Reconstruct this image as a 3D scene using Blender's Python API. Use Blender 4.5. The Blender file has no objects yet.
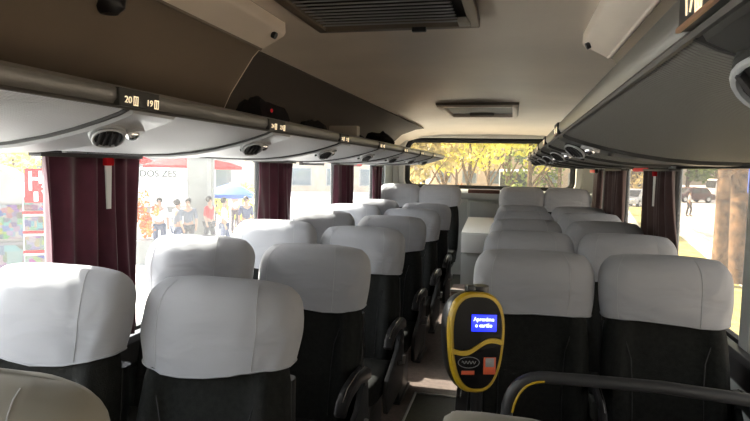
import bpy, bmesh, math, random
from mathutils import Vector, Matrix
random.seed(7)
R = math.radians
COL = bpy.context.scene.collection
EYE = 1.45            # eye height above the coach floor
WL, WR = -1.53, 0.936 # inner faces of the side walls
MID = (WL + WR) / 2
GZ = -1.40            # street level

# ------------------------------------------------------------------ materials
def mat(name, col, rough=0.6, metal=0.0, noise=0.0, nscale=20.0, bump=0.0, bscale=120.0, spec=0.5, emit=None, estr=0.0, sheen=0.0, col2=None):
    m = bpy.data.materials.new(name); m.use_nodes = True
    nt = m.node_tree; b = nt.nodes['Principled BSDF']
    b.inputs['Base Color'].default_value = (*col, 1); b.inputs['Roughness'].default_value = rough
    b.inputs['Metallic'].default_value = metal; b.inputs['Specular IOR Level'].default_value = spec
    if sheen: b.inputs['Sheen Weight'].default_value = sheen
    tc = nt.nodes.new('ShaderNodeTexCoord')
    if noise or col2:
        n = nt.nodes.new('ShaderNodeTexNoise'); n.inputs['Scale'].default_value = nscale; n.inputs['Detail'].default_value = 4
        nt.links.new(tc.outputs['Object'], n.inputs['Vector'])
        r = nt.nodes.new('ShaderNodeValToRGB')
        c2 = col2 or tuple(min(1, c*(1+noise)) for c in col)
        c1 = col if col2 else tuple(c*(1-noise) for c in col)
        r.color_ramp.elements[0].position = .35; r.color_ramp.elements[1].position = .65
        r.color_ramp.elements[0].color = (*c1, 1); r.color_ramp.elements[1].color = (*c2, 1)
        nt.links.new(n.outputs['Fac'], r.inputs['Fac']); nt.links.new(r.outputs['Color'], b.inputs['Base Color'])
    if bump:
        n2 = nt.nodes.new('ShaderNodeTexNoise'); n2.inputs['Scale'].default_value = bscale; n2.inputs['Detail'].default_value = 3
        nt.links.new(tc.outputs['Object'], n2.inputs['Vector'])
        bp = nt.nodes.new('ShaderNodeBump'); bp.inputs['Strength'].default_value = bump; bp.inputs['Distance'].default_value = .01
        nt.links.new(n2.outputs['Fac'], bp.inputs['Height']); nt.links.new(bp.outputs['Normal'], b.inputs['Normal'])
    if emit:
        b.inputs['Emission Color'].default_value = (*emit, 1); b.inputs['Emission Strength'].default_value = estr
    return m

def mat_wave(name, col, rough, scale, strength, axis='Y', col2=None):
    m = mat(name, col, rough); nt = m.node_tree; b = nt.nodes['Principled BSDF']
    tc = nt.nodes.new('ShaderNodeTexCoord'); w = nt.nodes.new('ShaderNodeTexWave')
    w.bands_direction = axis; w.inputs['Scale'].default_value = scale; w.inputs['Distortion'].default_value = .6
    nt.links.new(tc.outputs['Object'], w.inputs['Vector'])
    bp = nt.nodes.new('ShaderNodeBump'); bp.inputs['Strength'].default_value = strength; bp.inputs['Distance'].default_value = .004
    nt.links.new(w.outputs['Fac'], bp.inputs['Height']); nt.links.new(bp.outputs['Normal'], b.inputs['Normal'])
    if col2:
        r = nt.nodes.new('ShaderNodeValToRGB'); r.color_ramp.elements[0].color = (*col, 1); r.color_ramp.elements[1].color = (*col2, 1)
        nt.links.new(w.outputs['Fac'], r.inputs['Fac']); nt.links.new(r.outputs['Color'], b.inputs['Base Color'])
    return m

def mat_cloth(name, col):
    m = mat(name, col, .85, bump=.0); nt = m.node_tree; b = nt.nodes['Principled BSDF']
    tc = nt.nodes.new('ShaderNodeTexCoord')
    mp = nt.nodes.new('ShaderNodeMapping'); mp.inputs['Scale'].default_value = (3.2, 3.2, 7)
    mp.inputs['Rotation'].default_value = (0, .8, 0)
    n = nt.nodes.new('ShaderNodeTexNoise'); n.inputs['Scale'].default_value = 1.6; n.inputs['Detail'].default_value = 2; n.inputs['Distortion'].default_value = .7
    nt.links.new(tc.outputs['Object'], mp.inputs['Vector']); nt.links.new(mp.outputs['Vector'], n.inputs['Vector'])
    bp = nt.nodes.new('ShaderNodeBump'); bp.inputs['Strength'].default_value = .36; bp.inputs['Distance'].default_value = .03
    nt.links.new(n.outputs['Fac'], bp.inputs['Height']); nt.links.new(bp.outputs['Normal'], b.inputs['Normal'])
    b.inputs['Sheen Weight'].default_value = .1
    return m

def mat_glass(name, tint=(1, 1, 1), gloss=.05, haze=.05):  # translucent share added to the glass for the glare haze over the view
    m = bpy.data.materials.new(name); m.use_nodes = True; nt = m.node_tree; nt.nodes.clear()
    o = nt.nodes.new('ShaderNodeOutputMaterial'); mx = nt.nodes.new('ShaderNodeMixShader')
    t = nt.nodes.new('ShaderNodeBsdfTransparent'); t.inputs['Color'].default_value = (*tint, 1)
    g = nt.nodes.new('ShaderNodeBsdfGlossy'); g.inputs['Roughness'].default_value = .03
    mx.inputs['Fac'].default_value = gloss
    nt.links.new(t.outputs[0], mx.inputs[1]); nt.links.new(g.outputs[0], mx.inputs[2]);     tl = nt.nodes.new('ShaderNodeBsdfTranslucent'); tl.inputs['Color'].default_value = (.95, .95, .93, 1)
    m2 = nt.nodes.new('ShaderNodeMixShader'); m2.inputs['Fac'].default_value = haze
    nt.links.new(mx.outputs[0], m2.inputs[1]); nt.links.new(tl.outputs[0], m2.inputs[2]); nt.links.new(m2.outputs[0], o.inputs['Surface'])
    return m

def mat_voronoi(name, scale, sat=.9, val=.8):
    m = mat(name, (.5, .5, .5), .5); nt = m.node_tree; b = nt.nodes['Principled BSDF']
    tc = nt.nodes.new('ShaderNodeTexCoord'); v = nt.nodes.new('ShaderNodeTexVoronoi'); v.inputs['Scale'].default_value = scale
    v.distance = 'CHEBYCHEV'
    hs = nt.nodes.new('ShaderNodeHueSaturation'); hs.inputs['Saturation'].default_value = sat; hs.inputs['Value'].default_value = val
    nt.links.new(tc.outputs['Object'], v.inputs['Vector']); nt.links.new(v.outputs['Color'], hs.inputs['Color']); nt.links.new(hs.outputs['Color'], b.inputs['Base Color'])
    return m

M = dict(
 cover=mat_cloth('white_cover_cloth', (.335, .34, .36)),
 covertan=mat_cloth('cream_shaded_cover_and_pad', (.23, .215, .18)),  # darkened to hold the nearest headrest's shade; also colours the partition pad
 seam=mat('cover_seam', (.40, .405, .42), .85),
 uphol=mat('dark_upholstery', (.012, .0125, .011), .75, bump=.25, bscale=300, noise=.25, nscale=60, spec=.15),
 uphol2=mat('dark_upholstery_bolster', (.016, .017, .017), .6, bump=.2, bscale=300),
 plast=mat('black_plastic', (.012, .012, .013), .32),
 plast2=mat('dark_grey_plastic', (.04, .04, .042), .4),
 chrome=mat('chrome', (.75, .75, .76), .15, 1.0),
 steel=mat('brushed_steel', (.55, .55, .54), .35, 1.0),
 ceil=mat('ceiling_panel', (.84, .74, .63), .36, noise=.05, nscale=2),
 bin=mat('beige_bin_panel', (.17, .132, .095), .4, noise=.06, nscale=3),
 racklit=mat_wave('rack_fabric_lit', (.40, .41, .43), .45, 38, .3, 'Y'),  # lit copy of the rack fabric, window light put into its colour
 rackshade=mat_wave('rack_fabric_shaded', (.115, .112, .10), .55, 38, .4, 'Y'),  # shaded copy of the same fabric for the right rack
 racklip=mat('rack_lip', (.095, .092, .08), .30, spec=.9),
 racklip2=mat('rack_dark_channel', (.05, .046, .04), .5),
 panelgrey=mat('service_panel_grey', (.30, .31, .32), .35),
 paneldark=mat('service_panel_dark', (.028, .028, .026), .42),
 wallg=mat('wall_grey_trim', (.34, .36, .36), .55, noise=.05, nscale=5),
 wallpale=mat('pale_wall_trim', (.62, .62, .58), .5),
 rubber=mat('black_rubber', (.01, .01, .01), .6),
 floor=mat('aisle_floor', (.13, .10, .085), .38, noise=.2, nscale=30, bump=.08, bscale=200),
 floor2=mat('dark_hatch_floor', (.05, .05, .03), .45, noise=.2, nscale=50),
 curtain=mat('burgundy_curtain', (.085, .012, .030), .8, noise=.15, nscale=10, sheen=.3),
 curtain2=mat('brown_curtain', (.050, .020, .018), .8, noise=.15, nscale=10, sheen=.25),
 red=mat('red_plastic_glow', (.65, .015, .02), .4, emit=(.8, .02, .03), estr=.15),  # slight glow added to the red, no lamp in these parts
 white=mat('white_paint', (.8, .8, .78), .45),
 lid=mat('pale_lid', (.90, .91, .88), .45),
 boxg=mat('cabinet_grey', (.42, .44, .42), .5),
 brown=mat('reddish_brown_lid', (.10, .035, .025), .5),
 louvre=mat('louvre_grey', (.34, .34, .33), .45),
 gloss=mat('black_gloss_panel', (.004, .004, .005), .25, spec=.15),
 yellow=mat('yellow_plastic', (.50, .32, .006), .38),
 glassL=mat_glass('side_glass_clear', (.98, .99, .98), .035, .016),
 glassR=mat_glass('side_glass_tinted', (.80, .73, .64), .05, .05),
 glassB=mat_glass('rear_glass', (.80, .76, .66), .04, .016),
 screen=mat('blue_screen', (.01, .02, .3), .3, emit=(.015, .03, .95), estr=1.3),
 screentxt=mat('screen_text', (.8, .9, 1), .4, emit=(.75, .85, 1), estr=1.3),
 litnum=mat('lit_number', (.9, .8, .6), .4, emit=(1, .80, .52), estr=.55),
 sticker=mat('orange_sticker', (.65, .10, .03), .5),
 greyprint=mat('grey_print', (.28, .28, .28), .5),
 copper=mat('copper_line', (.50, .28, .17), .35, .6),
 clothblack=mat('black_cloth', (.010, .010, .011), .9, bump=.4, bscale=40),
 beigecard=mat('grey_beige_case', (.36, .33, .28), .6),
 # street
 pave=mat('pale_paving', (.78, .76, .72), .8, noise=.12, nscale=3),
 asphalt=mat('asphalt', (.46, .45, .43), .85, noise=.12, nscale=2),
 grass=mat('dry_grass', (.20, .22, .06), .9, col2=(.42, .36, .14), nscale=3),
 kerb=mat('kerb_stone', (.70, .66, .58), .8, noise=.1, nscale=5),
 facade=mat('pale_facade', (.30, .29, .28), .8, noise=.06, nscale=1),
 facade2=mat('tan_facade', (.46, .36, .27), .8, noise=.1, nscale=1),
 facade3=mat('grey_facade', (.12, .12, .12), .8, noise=.1, nscale=1),
 winblue=mat('facade_glass', (.10, .13, .15), .15),
 colgrey=mat('grey_column', (.20, .20, .185), .8, noise=.1, nscale=2),
 signred=mat('sign_red', (.42, .006, .010), .8, spec=.1),
 redcloth=mat('red_parasol_cloth', (.50, .02, .02), .9, spec=.1),
 bluecloth=mat('blue_parasol_cloth', (.03, .10, .42), .8),
 awn=mat('white_awning', (.55, .55, .53), .8),
 textdark=mat('sign_lettering', (.05, .05, .05), .6),
 mags=mat_voronoi('magazine_covers', 9, 1.1, .13),
 flowers=mat('flower_heads', (.55, .07, .02), .8, col2=(.75, .28, .03), nscale=6),
 bark=mat('bark', (.06, .04, .025), .9, bump=.6, bscale=14, col2=(.22, .14, .08), nscale=6),
 leafy=mat('yellow_green_leaf', (.55, .58, .07), .7, col2=(.80, .72, .16), nscale=2),
 leafg=mat('green_leaf', (.10, .17, .03), .7, col2=(.26, .32, .06), nscale=2),
 leafo=mat('olive_leaf', (.32, .27, .10), .7, col2=(.60, .48, .20), nscale=2),
 leafr=mat('red_flower_leaf', (.50, .06, .05), .7, col2=(.25, .25, .05), nscale=4),
 tyre=mat('tyre', (.012, .012, .012), .8),
 carw=mat('white_car_paint', (.75, .75, .76), .25),
 card=mat('dark_red_car_paint', (.06, .018, .018), .25),
 carg=mat('silver_car_paint', (.45, .48, .52), .25, .4),
 dark=mat('dark_side_shade', (.12, .10, .085), .8, bump=.2, bscale=200),
 cargl=mat('car_glass', (.03, .035, .04), .1),
 skin=mat('skin', (.30, .17, .11), .6),
 hair=mat('dark_hair', (.02, .014, .010), .7),
 jeans=mat('blue_jeans', (.035, .05, .10), .85),
 trous=mat('dark_trousers', (.03, .03, .035), .85),
 shirtw=mat('white_shirt', (.45, .46, .48), .85),
 shirtg=mat('grey_shirt', (.09, .10, .12), .85),
 shirtr=mat('red_shirt', (.35, .03, .03), .85),
 shirtd=mat('navy_shirt', (.04, .05, .09), .85),
 shoe=mat('shoe', (.02, .018, .016), .6),
 signblue=mat('sign_blue', (.03, .09, .45), .5),
)

# ------------------------------------------------------------------ mesh helpers
def link(o, parent=None):
    COL.objects.link(o)
    if parent is not None: o.parent = parent
    return o
def finish(name, bm, m, parent=None, smooth=True, bevel=0.0):
    bmesh.ops.recalc_face_normals(bm, faces=bm.faces[:])
    if bevel:
        bmesh.ops.bevel(bm, geom=[e for e in bm.edges if len(e.link_faces) == 2 and e.calc_face_angle(0) > .6], offset=bevel, segments=2, profile=.6, affect='EDGES', clamp_overlap=True)
    me = bpy.data.meshes.new(name); bm.to_mesh(me); bm.free()
    if smooth:
        for p in me.polygons: p.use_smooth = True
        try: me.set_sharp_from_angle(angle=R(40))
        except Exception: pass
    me.materials.append(m)
    return link(bpy.data.objects.new(name, me), parent)
def add_box(bm, c, s, rot=None):
    mtx = Matrix.Translation(c) @ (rot.to_4x4() if rot else Matrix()) @ Matrix.Diagonal((s[0], s[1], s[2], 1))
    bmesh.ops.create_cube(bm, size=1, matrix=mtx); return bm
def box(name, c, s, m, parent=None, bevel=.004, rot=None):
    return finish(name, add_box(bmesh.new(), c, s, rot), m, parent, True, bevel)
def add_loft(bm, rings, cap0=True, cap1=True, closed=True):
    vs = [[bm.verts.new(p) for p in r] for r in rings]
    n = len(rings[0])
    for a, b in zip(vs, vs[1:]):
        for i in range(n if closed else n-1):
            j = (i+1) % n; bm.faces.new((a[i], a[j], b[j], b[i]))
    if cap0: bm.faces.new(vs[0][::-1])
    if cap1: bm.faces.new(vs[-1])
    return bm
def add_tube(bm, pts, r, n=10, caps=True):
    pts = [Vector(p) for p in pts]; rings = []; rr = r if isinstance(r, (list, tuple)) else [r]*len(pts)
    up = Vector((0, 0, 1)); prev = None
    for i, p in enumerate(pts):
        t = (pts[min(i+1, len(pts)-1)] - pts[max(i-1, 0)]).normalized()
        if prev is None:
            ref = up if abs(t.z) < .9 else Vector((1, 0, 0)); a = t.cross(ref).normalized()
        else: a = (prev - t*prev.dot(t)).normalized()
        prev = a; b = t.cross(a)
        rings.append([p + (a*math.cos(2*math.pi*k/n) + b*math.sin(2*math.pi*k/n))*rr[i] for k in range(n)])
    return add_loft(bm, rings, caps, caps)
def tube(name, pts, r, m, parent=None, n=10): return finish(name, add_tube(bmesh.new(), pts, r, n), m, parent)
def add_prism(bm, prof, y0, y1, axis='Y'):
    f = {'Y': lambda u, v, w: (u, w, v), 'X': lambda u, v, w: (w, u, v), 'Z': lambda u, v, w: (u, v, w)}[axis]
    return add_loft(bm, [[f(u, v, y0) for u, v in prof], [f(u, v, y1) for u, v in prof]])
def prism(name, prof, y0, y1, m, parent=None, axis='Y', bevel=0, smooth=True):
    return finish(name, add_prism(bmesh.new(), prof, y0, y1, axis), m, parent, smooth, bevel)
def add_disc(bm, c, r, h, axis, n=24):
    q = Vector(axis).normalized().to_track_quat('Z', 'Y').to_matrix().to_4x4()
    bmesh.ops.create_cone(bm, cap_ends=True, segments=n, radius1=r, radius2=r, depth=h, matrix=Matrix.Translation(c) @ q); return bm
def add_ball(bm, c, r, s=(1, 1, 1), seg=16):
    bmesh.ops.create_uvsphere(bm, u_segments=seg, v_segments=seg//2+2, radius=r, matrix=Matrix.Translation(c) @ Matrix.Diagonal((*s, 1))); return bm
def bez(p0, p1, p2, n=8):
    p0, p1, p2 = map(Vector, (p0, p1, p2))
    return [p0*(1-t)**2 + p1*2*t*(1-t) + p2*t*t for t in [i/n for i in range(n+1)]]
def tag(o, label, cat, group=None, kind=None):
    o['label'] = label; o['category'] = cat
    if group: o['group'] = group
    if kind: o['kind'] = kind
    return o
def thing(name, label, cat, loc=(0, 0, 0), rz=0, group=None):
    o = bpy.data.objects.new(name, None); o.empty_display_size = .1; link(o)
    o.location = loc; o.rotation_euler = (0, 0, rz)
    return tag(o, label, cat, group)
def struct(o): o['kind'] = 'structure'; return o
def dup(o, parent=None):
    kids = [c for c in COL.objects if c.parent == o]
    c = o.copy(); COL.objects.link(c); c.parent = parent
    for k in kids: dup(k, c)
    return c
def text(name, body, size, m, parent, mtx, extrude=.0008, align='CENTER', bold=0):
    cu = bpy.data.curves.new(name, 'FONT'); cu.body = body; cu.size = size; cu.extrude = extrude; cu.offset = bold
    cu.align_x = align; cu.align_y = 'CENTER'
    to = bpy.data.objects.new(name, cu); COL.objects.link(to)
    dg = bpy.context.evaluated_depsgraph_get(); dg.update()
    me = bpy.data.meshes.new_from_object(to.evaluated_get(dg)); me.name = name
    bpy.data.objects.remove(to)
    me.transform(mtx); me.materials.clear(); me.materials.append(m)
    return link(bpy.data.objects.new(name, me), parent)
def frame_mtx(loc, xdir, ydir):
    x = Vector(xdir).normalized(); z = x.cross(Vector(ydir)).normalized(); y = z.cross(x)
    m = Matrix((x, y, z)).transposed().to_4x4(); m.translation = Vector(loc); return m

# where a thing seen in the photo stands, at distance d down the coach axis
def at(px, py, d):
    x = (px-514)*d/616
    return Vector((x, d + x*.238, EYE - ((py-170) - .021*(px-514))*d/616))

# ------------------------------------------------------------------ the coach shell
Y0, Y1 = -2.4, 7.45
SILL, WTOP = EYE-.72, EYE+.045
# floor
struct(box('floor', (MID, (Y0+Y1)/2, -.04), (WR-WL+.16, Y1-Y0+.1, .08), M['floor'], bevel=0))
fp = struct(box('trim_1', (MID, 6.88, .05), (WR-WL, 1.14, .1), M['floor2'], bevel=.004))
# ceiling
cp = [(WL, EYE+.06), (-1.515, EYE+.20), (-1.46, EYE+.33), (-1.36, EYE+.42), (-1.18, EYE+.485), (-.92, EYE+.515), (MID, EYE+.53)]
cp = cp + [(2*MID-x, z) for x, z in cp[-2::-1]]
outer = [(MID+(x-MID)*1.05, z+.05) for x, z in cp]
bm = bmesh.new()
def ring_at(y, drop):
    a = [(x, y, z - drop*max(0, (z-EYE-.06))/.47) for x, z in cp]; b = [(x, y, z) for x, z in outer]
    return a + b[::-1]
add_loft(bm, [ring_at(y, d) for y, d in ((Y0-.05, 0), (2.0, 0), (4.5, 0), (6.6, 0), (6.95, .015), (7.2, .045), (7.36, .09), (7.52, .13))])
struct(finish('ceiling', bm, M['ceil']))
for nm, sg in (('trim_9', -1), ('trim_10', 1)):  # dark panels put in for the shade on the ceiling sides above the racks
    pr = [(WL+.004, EYE+.07), (-1.505, EYE+.195), (-1.45, EYE+.32), (-1.352, EYE+.408), (-1.18, EYE+.472), (-1.08, EYE+.486)]
    pr2 = [(x+.012, z-.012) for x, z in pr]; pr = pr + pr2[::-1]
    if sg > 0: pr = [(2*MID-x, z) for x, z in pr]
    struct(prism(nm, pr, Y0, 7.0, M['dark']))
# side walls: dado below the sill, pillars, header behind the racks
PILL_L = [-1.35, .15, 1.80, 3.45, 5.02, 6.46]
PILL_R = [-.90, .75, 2.62, 3.92, 5.55, 6.75]
def side_wall(name, x, sgn, pillars, y_end):
    bm = bmesh.new(); t = .06; xc = x + sgn*t/2
    add_box(bm, (xc, (Y0+Y1)/2, SILL/2-.3), (t, Y1-Y0, SILL+.6))
    add_box(bm, (xc, (Y0+Y1)/2, (WTOP+EYE+.12)/2), (t, Y1-Y0, EYE+.12-WTOP))
    for y in pillars: add_box(bm, (xc, y, (SILL+WTOP)/2), (t, .10, WTOP-SILL))
    add_box(bm, (xc, (y_end+Y1)/2, (SILL+WTOP)/2), (t, Y1-y_end, WTOP-SILL))
    add_box(bm, (xc, Y0+.05, (SILL+WTOP)/2), (t, .1, WTOP-SILL))
    return struct(finish(name, bm, M['wallg'], smooth=False))
side_wall('wall_left', WL, -1, PILL_L, 6.98)
side_wall('wall_right', WR, 1, PILL_R, 6.98)
# sill rails along the windows
def sill(name, x, sgn):
    z = SILL
    pr = [(x, z+.012), (x-sgn*.035, z+.010), (x-sgn*.05, z-.012), (x-sgn*.045, z-.10), (x-sgn*.02, z-.13), (x, z-.13)]
    return struct(prism(name, pr, Y0+.02, 7.0, M['plast2'], bevel=.003))
sill('trim_2', WL, -1); sill('trim_3', WR, 1)
wn = 0
for x, sgn, pil, gl in ((WL, -1, PILL_L, 'glassL'), (WR, 1, PILL_R, 'glassR')):
    ends = [Y0+.1] + [p for p in pil] + [6.98]
    for a, b in zip(ends, ends[1:]):
        wn += 1
        w = struct(box(f'window_{wn}', (x+sgn*.04, (a+b)/2, (SILL+WTOP)/2), (.006, b-a, WTOP-SILL), M[gl], bevel=0))
        bm = bmesh.new(); y0, y1 = a+(.05 if a > Y0+.2 else 0), b-(.05 if b < 6.9 else 0); t = .018
        for zz in (SILL+t/2, WTOP-t/2): add_box(bm, (x+sgn*.035, (y0+y1)/2, zz), (.03, y1-y0, t))
        for yy in (y0+t/2, y1-t/2): add_box(bm, (x+sgn*.035, yy, (SILL+WTOP)/2), (.03, t, WTOP-SILL-2*t))
        finish('window_frame', bm, M['rubber'], w, False)
# rear wall with the rounded rear window
def rrect(x0, x1, z0, z1, r, n=7, arch=0.0):
    pts = []
    for cx, cz, a0 in ((x1-r, z1-r, 0), (x0+r, z1-r, 90), (x0+r, z0+r, 180), (x1-r, z0+r, 270)):
        for k in range(n+1):
            a = R(a0 + 90*k/n); px = cx + r*math.cos(a); pz = cz + r*math.sin(a)
            if pz > (z0+z1)/2: pz -= arch*((px-(x0+x1)/2)/((x1-x0)/2))**2
            pts.append((px, pz))
    return pts
BX0, BX1, BZ0, BZ1 = -1.345, .70, EYE-.24, EYE+.385
inner = rrect(BX0, BX1, BZ0, BZ1, .10, arch=.03)
out = rrect(BX0-.08, BX1+.08, BZ0-.10, BZ1+.05, .002)
bm = bmesh.new()
loops = [[(x, 7.46, z) for x, z in out], [(x, 7.46, z) for x, z in inner], [(x, 7.52, z) for x, z in inner], [(x, 7.52, z) for x, z in out]]
vs = [[bm.verts.new(p) for p in l] for l in loops]; n = len(inner)
for k in range(4):
    a, b = vs[k], vs[(k+1) % 4]
    for i in range(n): j = (i+1) % n; bm.faces.new((a[i], a[j], b[j], b[i]))
for xa, xb, za, zb in ((WL-.06, WR+.06, -.05, BZ0-.099), (WL-.06, WR+.06, BZ1+.049, EYE+.56), (WL-.06, BX0-.079, BZ0-.10, BZ1+.05), (BX1+.079, WR+.06, BZ0-.10, BZ1+.05)):
    add_box(bm, ((xa+xb)/2, 7.49, (za+zb)/2), (xb-xa, .06, zb-za))
struct(finish('wall_back', bm, M['wallpale']))
# pale moulded surround and black rubber of the rear window
def rim(name, rr, m, r_tube):
    pts = [Vector((x, rr, z)) for x, z in inner]
    bm = bmesh.new(); N = len(pts); rings = []
    c = Vector(((BX0+BX1)/2, rr, (BZ0+BZ1)/2))
    for i, p in enumerate(pts):
        t = (pts[(i+1) % N]-pts[i-1]).normalized(); nrm = t.cross(Vector((0, 1, 0))).normalized()
        if nrm.dot(p-c) < 0: nrm = -nrm
        rings.append([p + nrm*u + Vector((0, v, 0)) for u, v in r_tube])
    rings.append(rings[0])
    add_loft(bm, rings, False, False); bmesh.ops.remove_doubles(bm, verts=bm.verts[:], dist=1e-6)
    return struct(finish(name, bm, m))
rim('trim_4', 7.45, M['rubber'], [(-.035, .0), (-.035, .03), (.02, .03), (.025, .0), (.0, -.015)])
rim('trim_5', 7.44, M['wallpale'], [(.026, -.02), (.03, -.06), (.09, -.05), (.12, .01), (.026, .01)])
wn += 1
bm = bmesh.new(); add_loft(bm, [[(x, 7.486, z) for x, z in inner], [(x, 7.492, z) for x, z in inner]])
w = struct(finish(f'window_{wn}', bm, M['glassB'], smooth=False))
# rear parcel shelf under the glass
struct(prism('trim_6', [(7.0, EYE-.33), (7.02, EYE-.285), (7.45, EYE-.25), (7.45, EYE-.36), (7.0, EYE-.36)], WL, WR, M['wallg'], axis='X', bevel=.006))
# unseen front wall, closed solid to keep windscreen light off the seat covers
struct(box('wall_front_blocker', (MID, Y0-.03, EYE/2+.25), (WR-WL+.1, .06, EYE+.65), M['wallg'], bevel=0))

# ------------------------------------------------------------------ overhead racks
UNDER = [(0, .046), (.10, .036), (.22, .029), (.36, .026), (.46, .029), (.54, .037), (.62, .050), (.69, .066), (.75, .083), (.79, .096), (.806, .104)]
LIP = [(.806, .104), (.816, .118), (.815, .134), (.805, .142), (.790, .140), (.783, .128), (.780, .112)]
def U(side, u, z):
    if side > 0 and z < .1: z += .012*max(0, (.74-u)/.74)
    return ((WL+.002+u) if side < 0 else (WR-.002-u), EYE+z)
def rack(side, label, ribs):
    t = thing('luggage_rack', label, 'luggage rack', (0, 0, 0))
    ye = 6.15 if side < 0 else 6.3
    base = [U(side, u, z) for u, z in UNDER] + [U(side, .78, .112), U(side, .60, .095), U(side, 0, .085)]
    prism('underside_panel', base, Y0+.05, ye, M['racklit' if side < 0 else 'rackshade'], t)
    prism('edge_rail', [U(side, u, z) for u, z in LIP], Y0+.05, ye+.01, M['racklip'], t)
    tube('rail_groove', [(U(side, .808, .104)[0], Y0+.06, EYE+.103), (U(side, .808, .104)[0], ye, EYE+.103)], .004, M['racklip2'], t, 6)
    prism('end_cap', [U(side, u, z+.002*(-1 if u < .7 else 1)) for u, z in UNDER] + [U(side, .815, .136), U(side, .79, .145), U(side, .6, .12), U(side, 0, .12)], ye, ye+.02, M['panelgrey'], t)
    for k, y in enumerate(ribs):
        # dark joint and raised service strip with its fittings
        tube('panel_joint', [(U(side, u, z-.001)[0], y, U(side, u, z-.001)[1]) for u, z in UNDER[1:]], .0055, M['rubber'], t, 6)
        w = .17; prof = UNDER[3:]; yb = y if side < 0 else y-w-.006
        rings = []
        for yy, off in ((yb+.010, .0), (yb+.018, .010), (yb+w*.9, .011), (yb+w, .0)):
            lo = [(U(side, u, z-off)[0], yy, U(side, u, z-off)[1]) for u, z in prof]
            hi = [(U(side, u, z+.004)[0], yy, U(side, u, z+.004)[1]) for u, z in prof][::-1]
            rings.append(lo+hi)
        bm = bmesh.new(); add_loft(bm, rings)
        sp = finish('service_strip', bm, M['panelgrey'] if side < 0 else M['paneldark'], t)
        def on(u, yy, d=.012):
            for (u0, z0), (u1, z1) in zip(UNDER, UNDER[1:]):
                if u0 <= u <= u1:
                    z = z0+(z1-z0)*(u-u0)/(u1-u0); nx = (z1-z0); nz = -(u1-u0); break
            l = math.hypot(nx, nz); nx /= l; nz /= l
            x, zz = U(side, u+nx*d, z+nz*d)
            return Vector((x, yy, zz)), Vector((nx if side < 0 else -nx, 0, nz))
        # air vent: ring, dark throat, fins
        p, nn = on(.715 if side < 0 else .752, yb+(.052 if side < 0 else .142))
        p = p + nn*.010; nn = (nn + Vector((0, -.40, 0)) + Vector((.25 if side < 0 else -.25, 0, 0))).normalized()
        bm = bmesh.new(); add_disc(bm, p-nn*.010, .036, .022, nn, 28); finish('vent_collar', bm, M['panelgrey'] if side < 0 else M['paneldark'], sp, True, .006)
        bm = bmesh.new()
        for r0, hh in ((.028, .010),): add_disc(bm, p, r0, hh, nn)
        finish('vent_body', bm, M['rubber'], sp)
        q = nn.to_track_quat('Z', 'Y').to_matrix()
        ring = [p + nn*.006 + q @ Vector((.030*math.cos(a), .030*math.sin(a), 0)) for a in [2*math.pi*i/24 for i in range(25)]]
        tube('vent_ring', ring, .0032, M['panelgrey'], sp, 6)
        bm = bmesh.new()
        for s in (-.018, -.006, .006, .018): add_box(bm, p + nn*.007 + q @ Vector((s, 0, 0)), (.004, .042, .008), q)
        finish('vent_fin', bm, M['plast2'], sp, False)
        # reading lamp
        p, nn = on(.725, yb+(.118 if side < 0 else .052))
        finish('lamp_housing', add_disc(bmesh.new(), p, .026, .012, nn), M['panelgrey'], sp)
        finish('lamp_lens', add_ball(bmesh.new(), p+nn*.004, .015), M['chrome'], sp)
        p, nn = on(.665, yb+.09); finish('switch_button', add_disc(bmesh.new(), p, .008, .012, nn, 12), M['plast'], sp)
        # number plate standing on the rail above the strip
        yp = y+.018 if side < 0 else y-.066
        q0 = U(side, .8185, .120); nn = Vector((1 if side < 0 else -1, 0, -.06)).normalized()
        p = Vector((q0[0], yp, q0[1])); up = Vector((0, 0, 1))
        bm = bmesh.new(); add_loft(bm, [[p+nn*d+Vector((0, sy*.062, sz*.0165)) for sy, sz in ((-1, -1), (1, -1), (1, 1), (-1, 1))] for d in (-.010, .0015)])
        finish('number_plate', bm, M['paneldark'], sp, False)
        base_n = 15 if side < 0 else 17
        na = base_n + 4*k; nb = na+1
        xdir = Vector((0, 1, 0)) if side < 0 else Vector((0, -1, 0))
        ydir = nn.cross(xdir).normalized()
        for s, body in ((-.036, f'{nb}' if side < 0 else f'{na}'), (.030, f'{na}' if side < 0 else f'{nb}')):
            mt = frame_mtx(p+nn*.002+xdir*s-up*.004, xdir, ydir)
            tx = text('number_text', body, .0175, M['litnum'], sp, mt @ Matrix.Diagonal((1.25, 1 if side < 0 else .95, 1, 1)), .0004, bold=.0001)
            # the little window pictogram beside each number
            bm = bmesh.new(); c = p+nn*.0022+xdir*(s+.0225)-up*.004
            q3 = Matrix((xdir, ydir, nn)).transposed()
            for dx, dy, sx, sy in ((-.006, 0, .002, .018), (.006, 0, .002, .018), (0, .008, .013, .002), (0, -.008, .013, .002), (0, 0, .002, .016)):
                add_box(bm, c + q3 @ Vector((dx, dy, 0)), (sx, sy, .001), q3)
            finish('seat_pictogram', bm, M['litnum'], sp, False)
        if side > 0:
            p2 = p+nn*.002-up*.0155
            bm = bmesh.new(); add_box(bm, p2, (.003, .124, .003)); finish('trim_line', bm, M['copper'], sp, False)
    return t
rack(-1, 'long grey luggage rack under the ceiling along the left windows', [.27, .985, 1.66, 2.39, 3.12, 3.84, 4.56, 5.28])
rack(1, 'long shaded luggage rack under the ceiling along the right windows', [.482, 1.86, 2.56, 3.25, 3.95, 4.65, 5.35])

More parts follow.
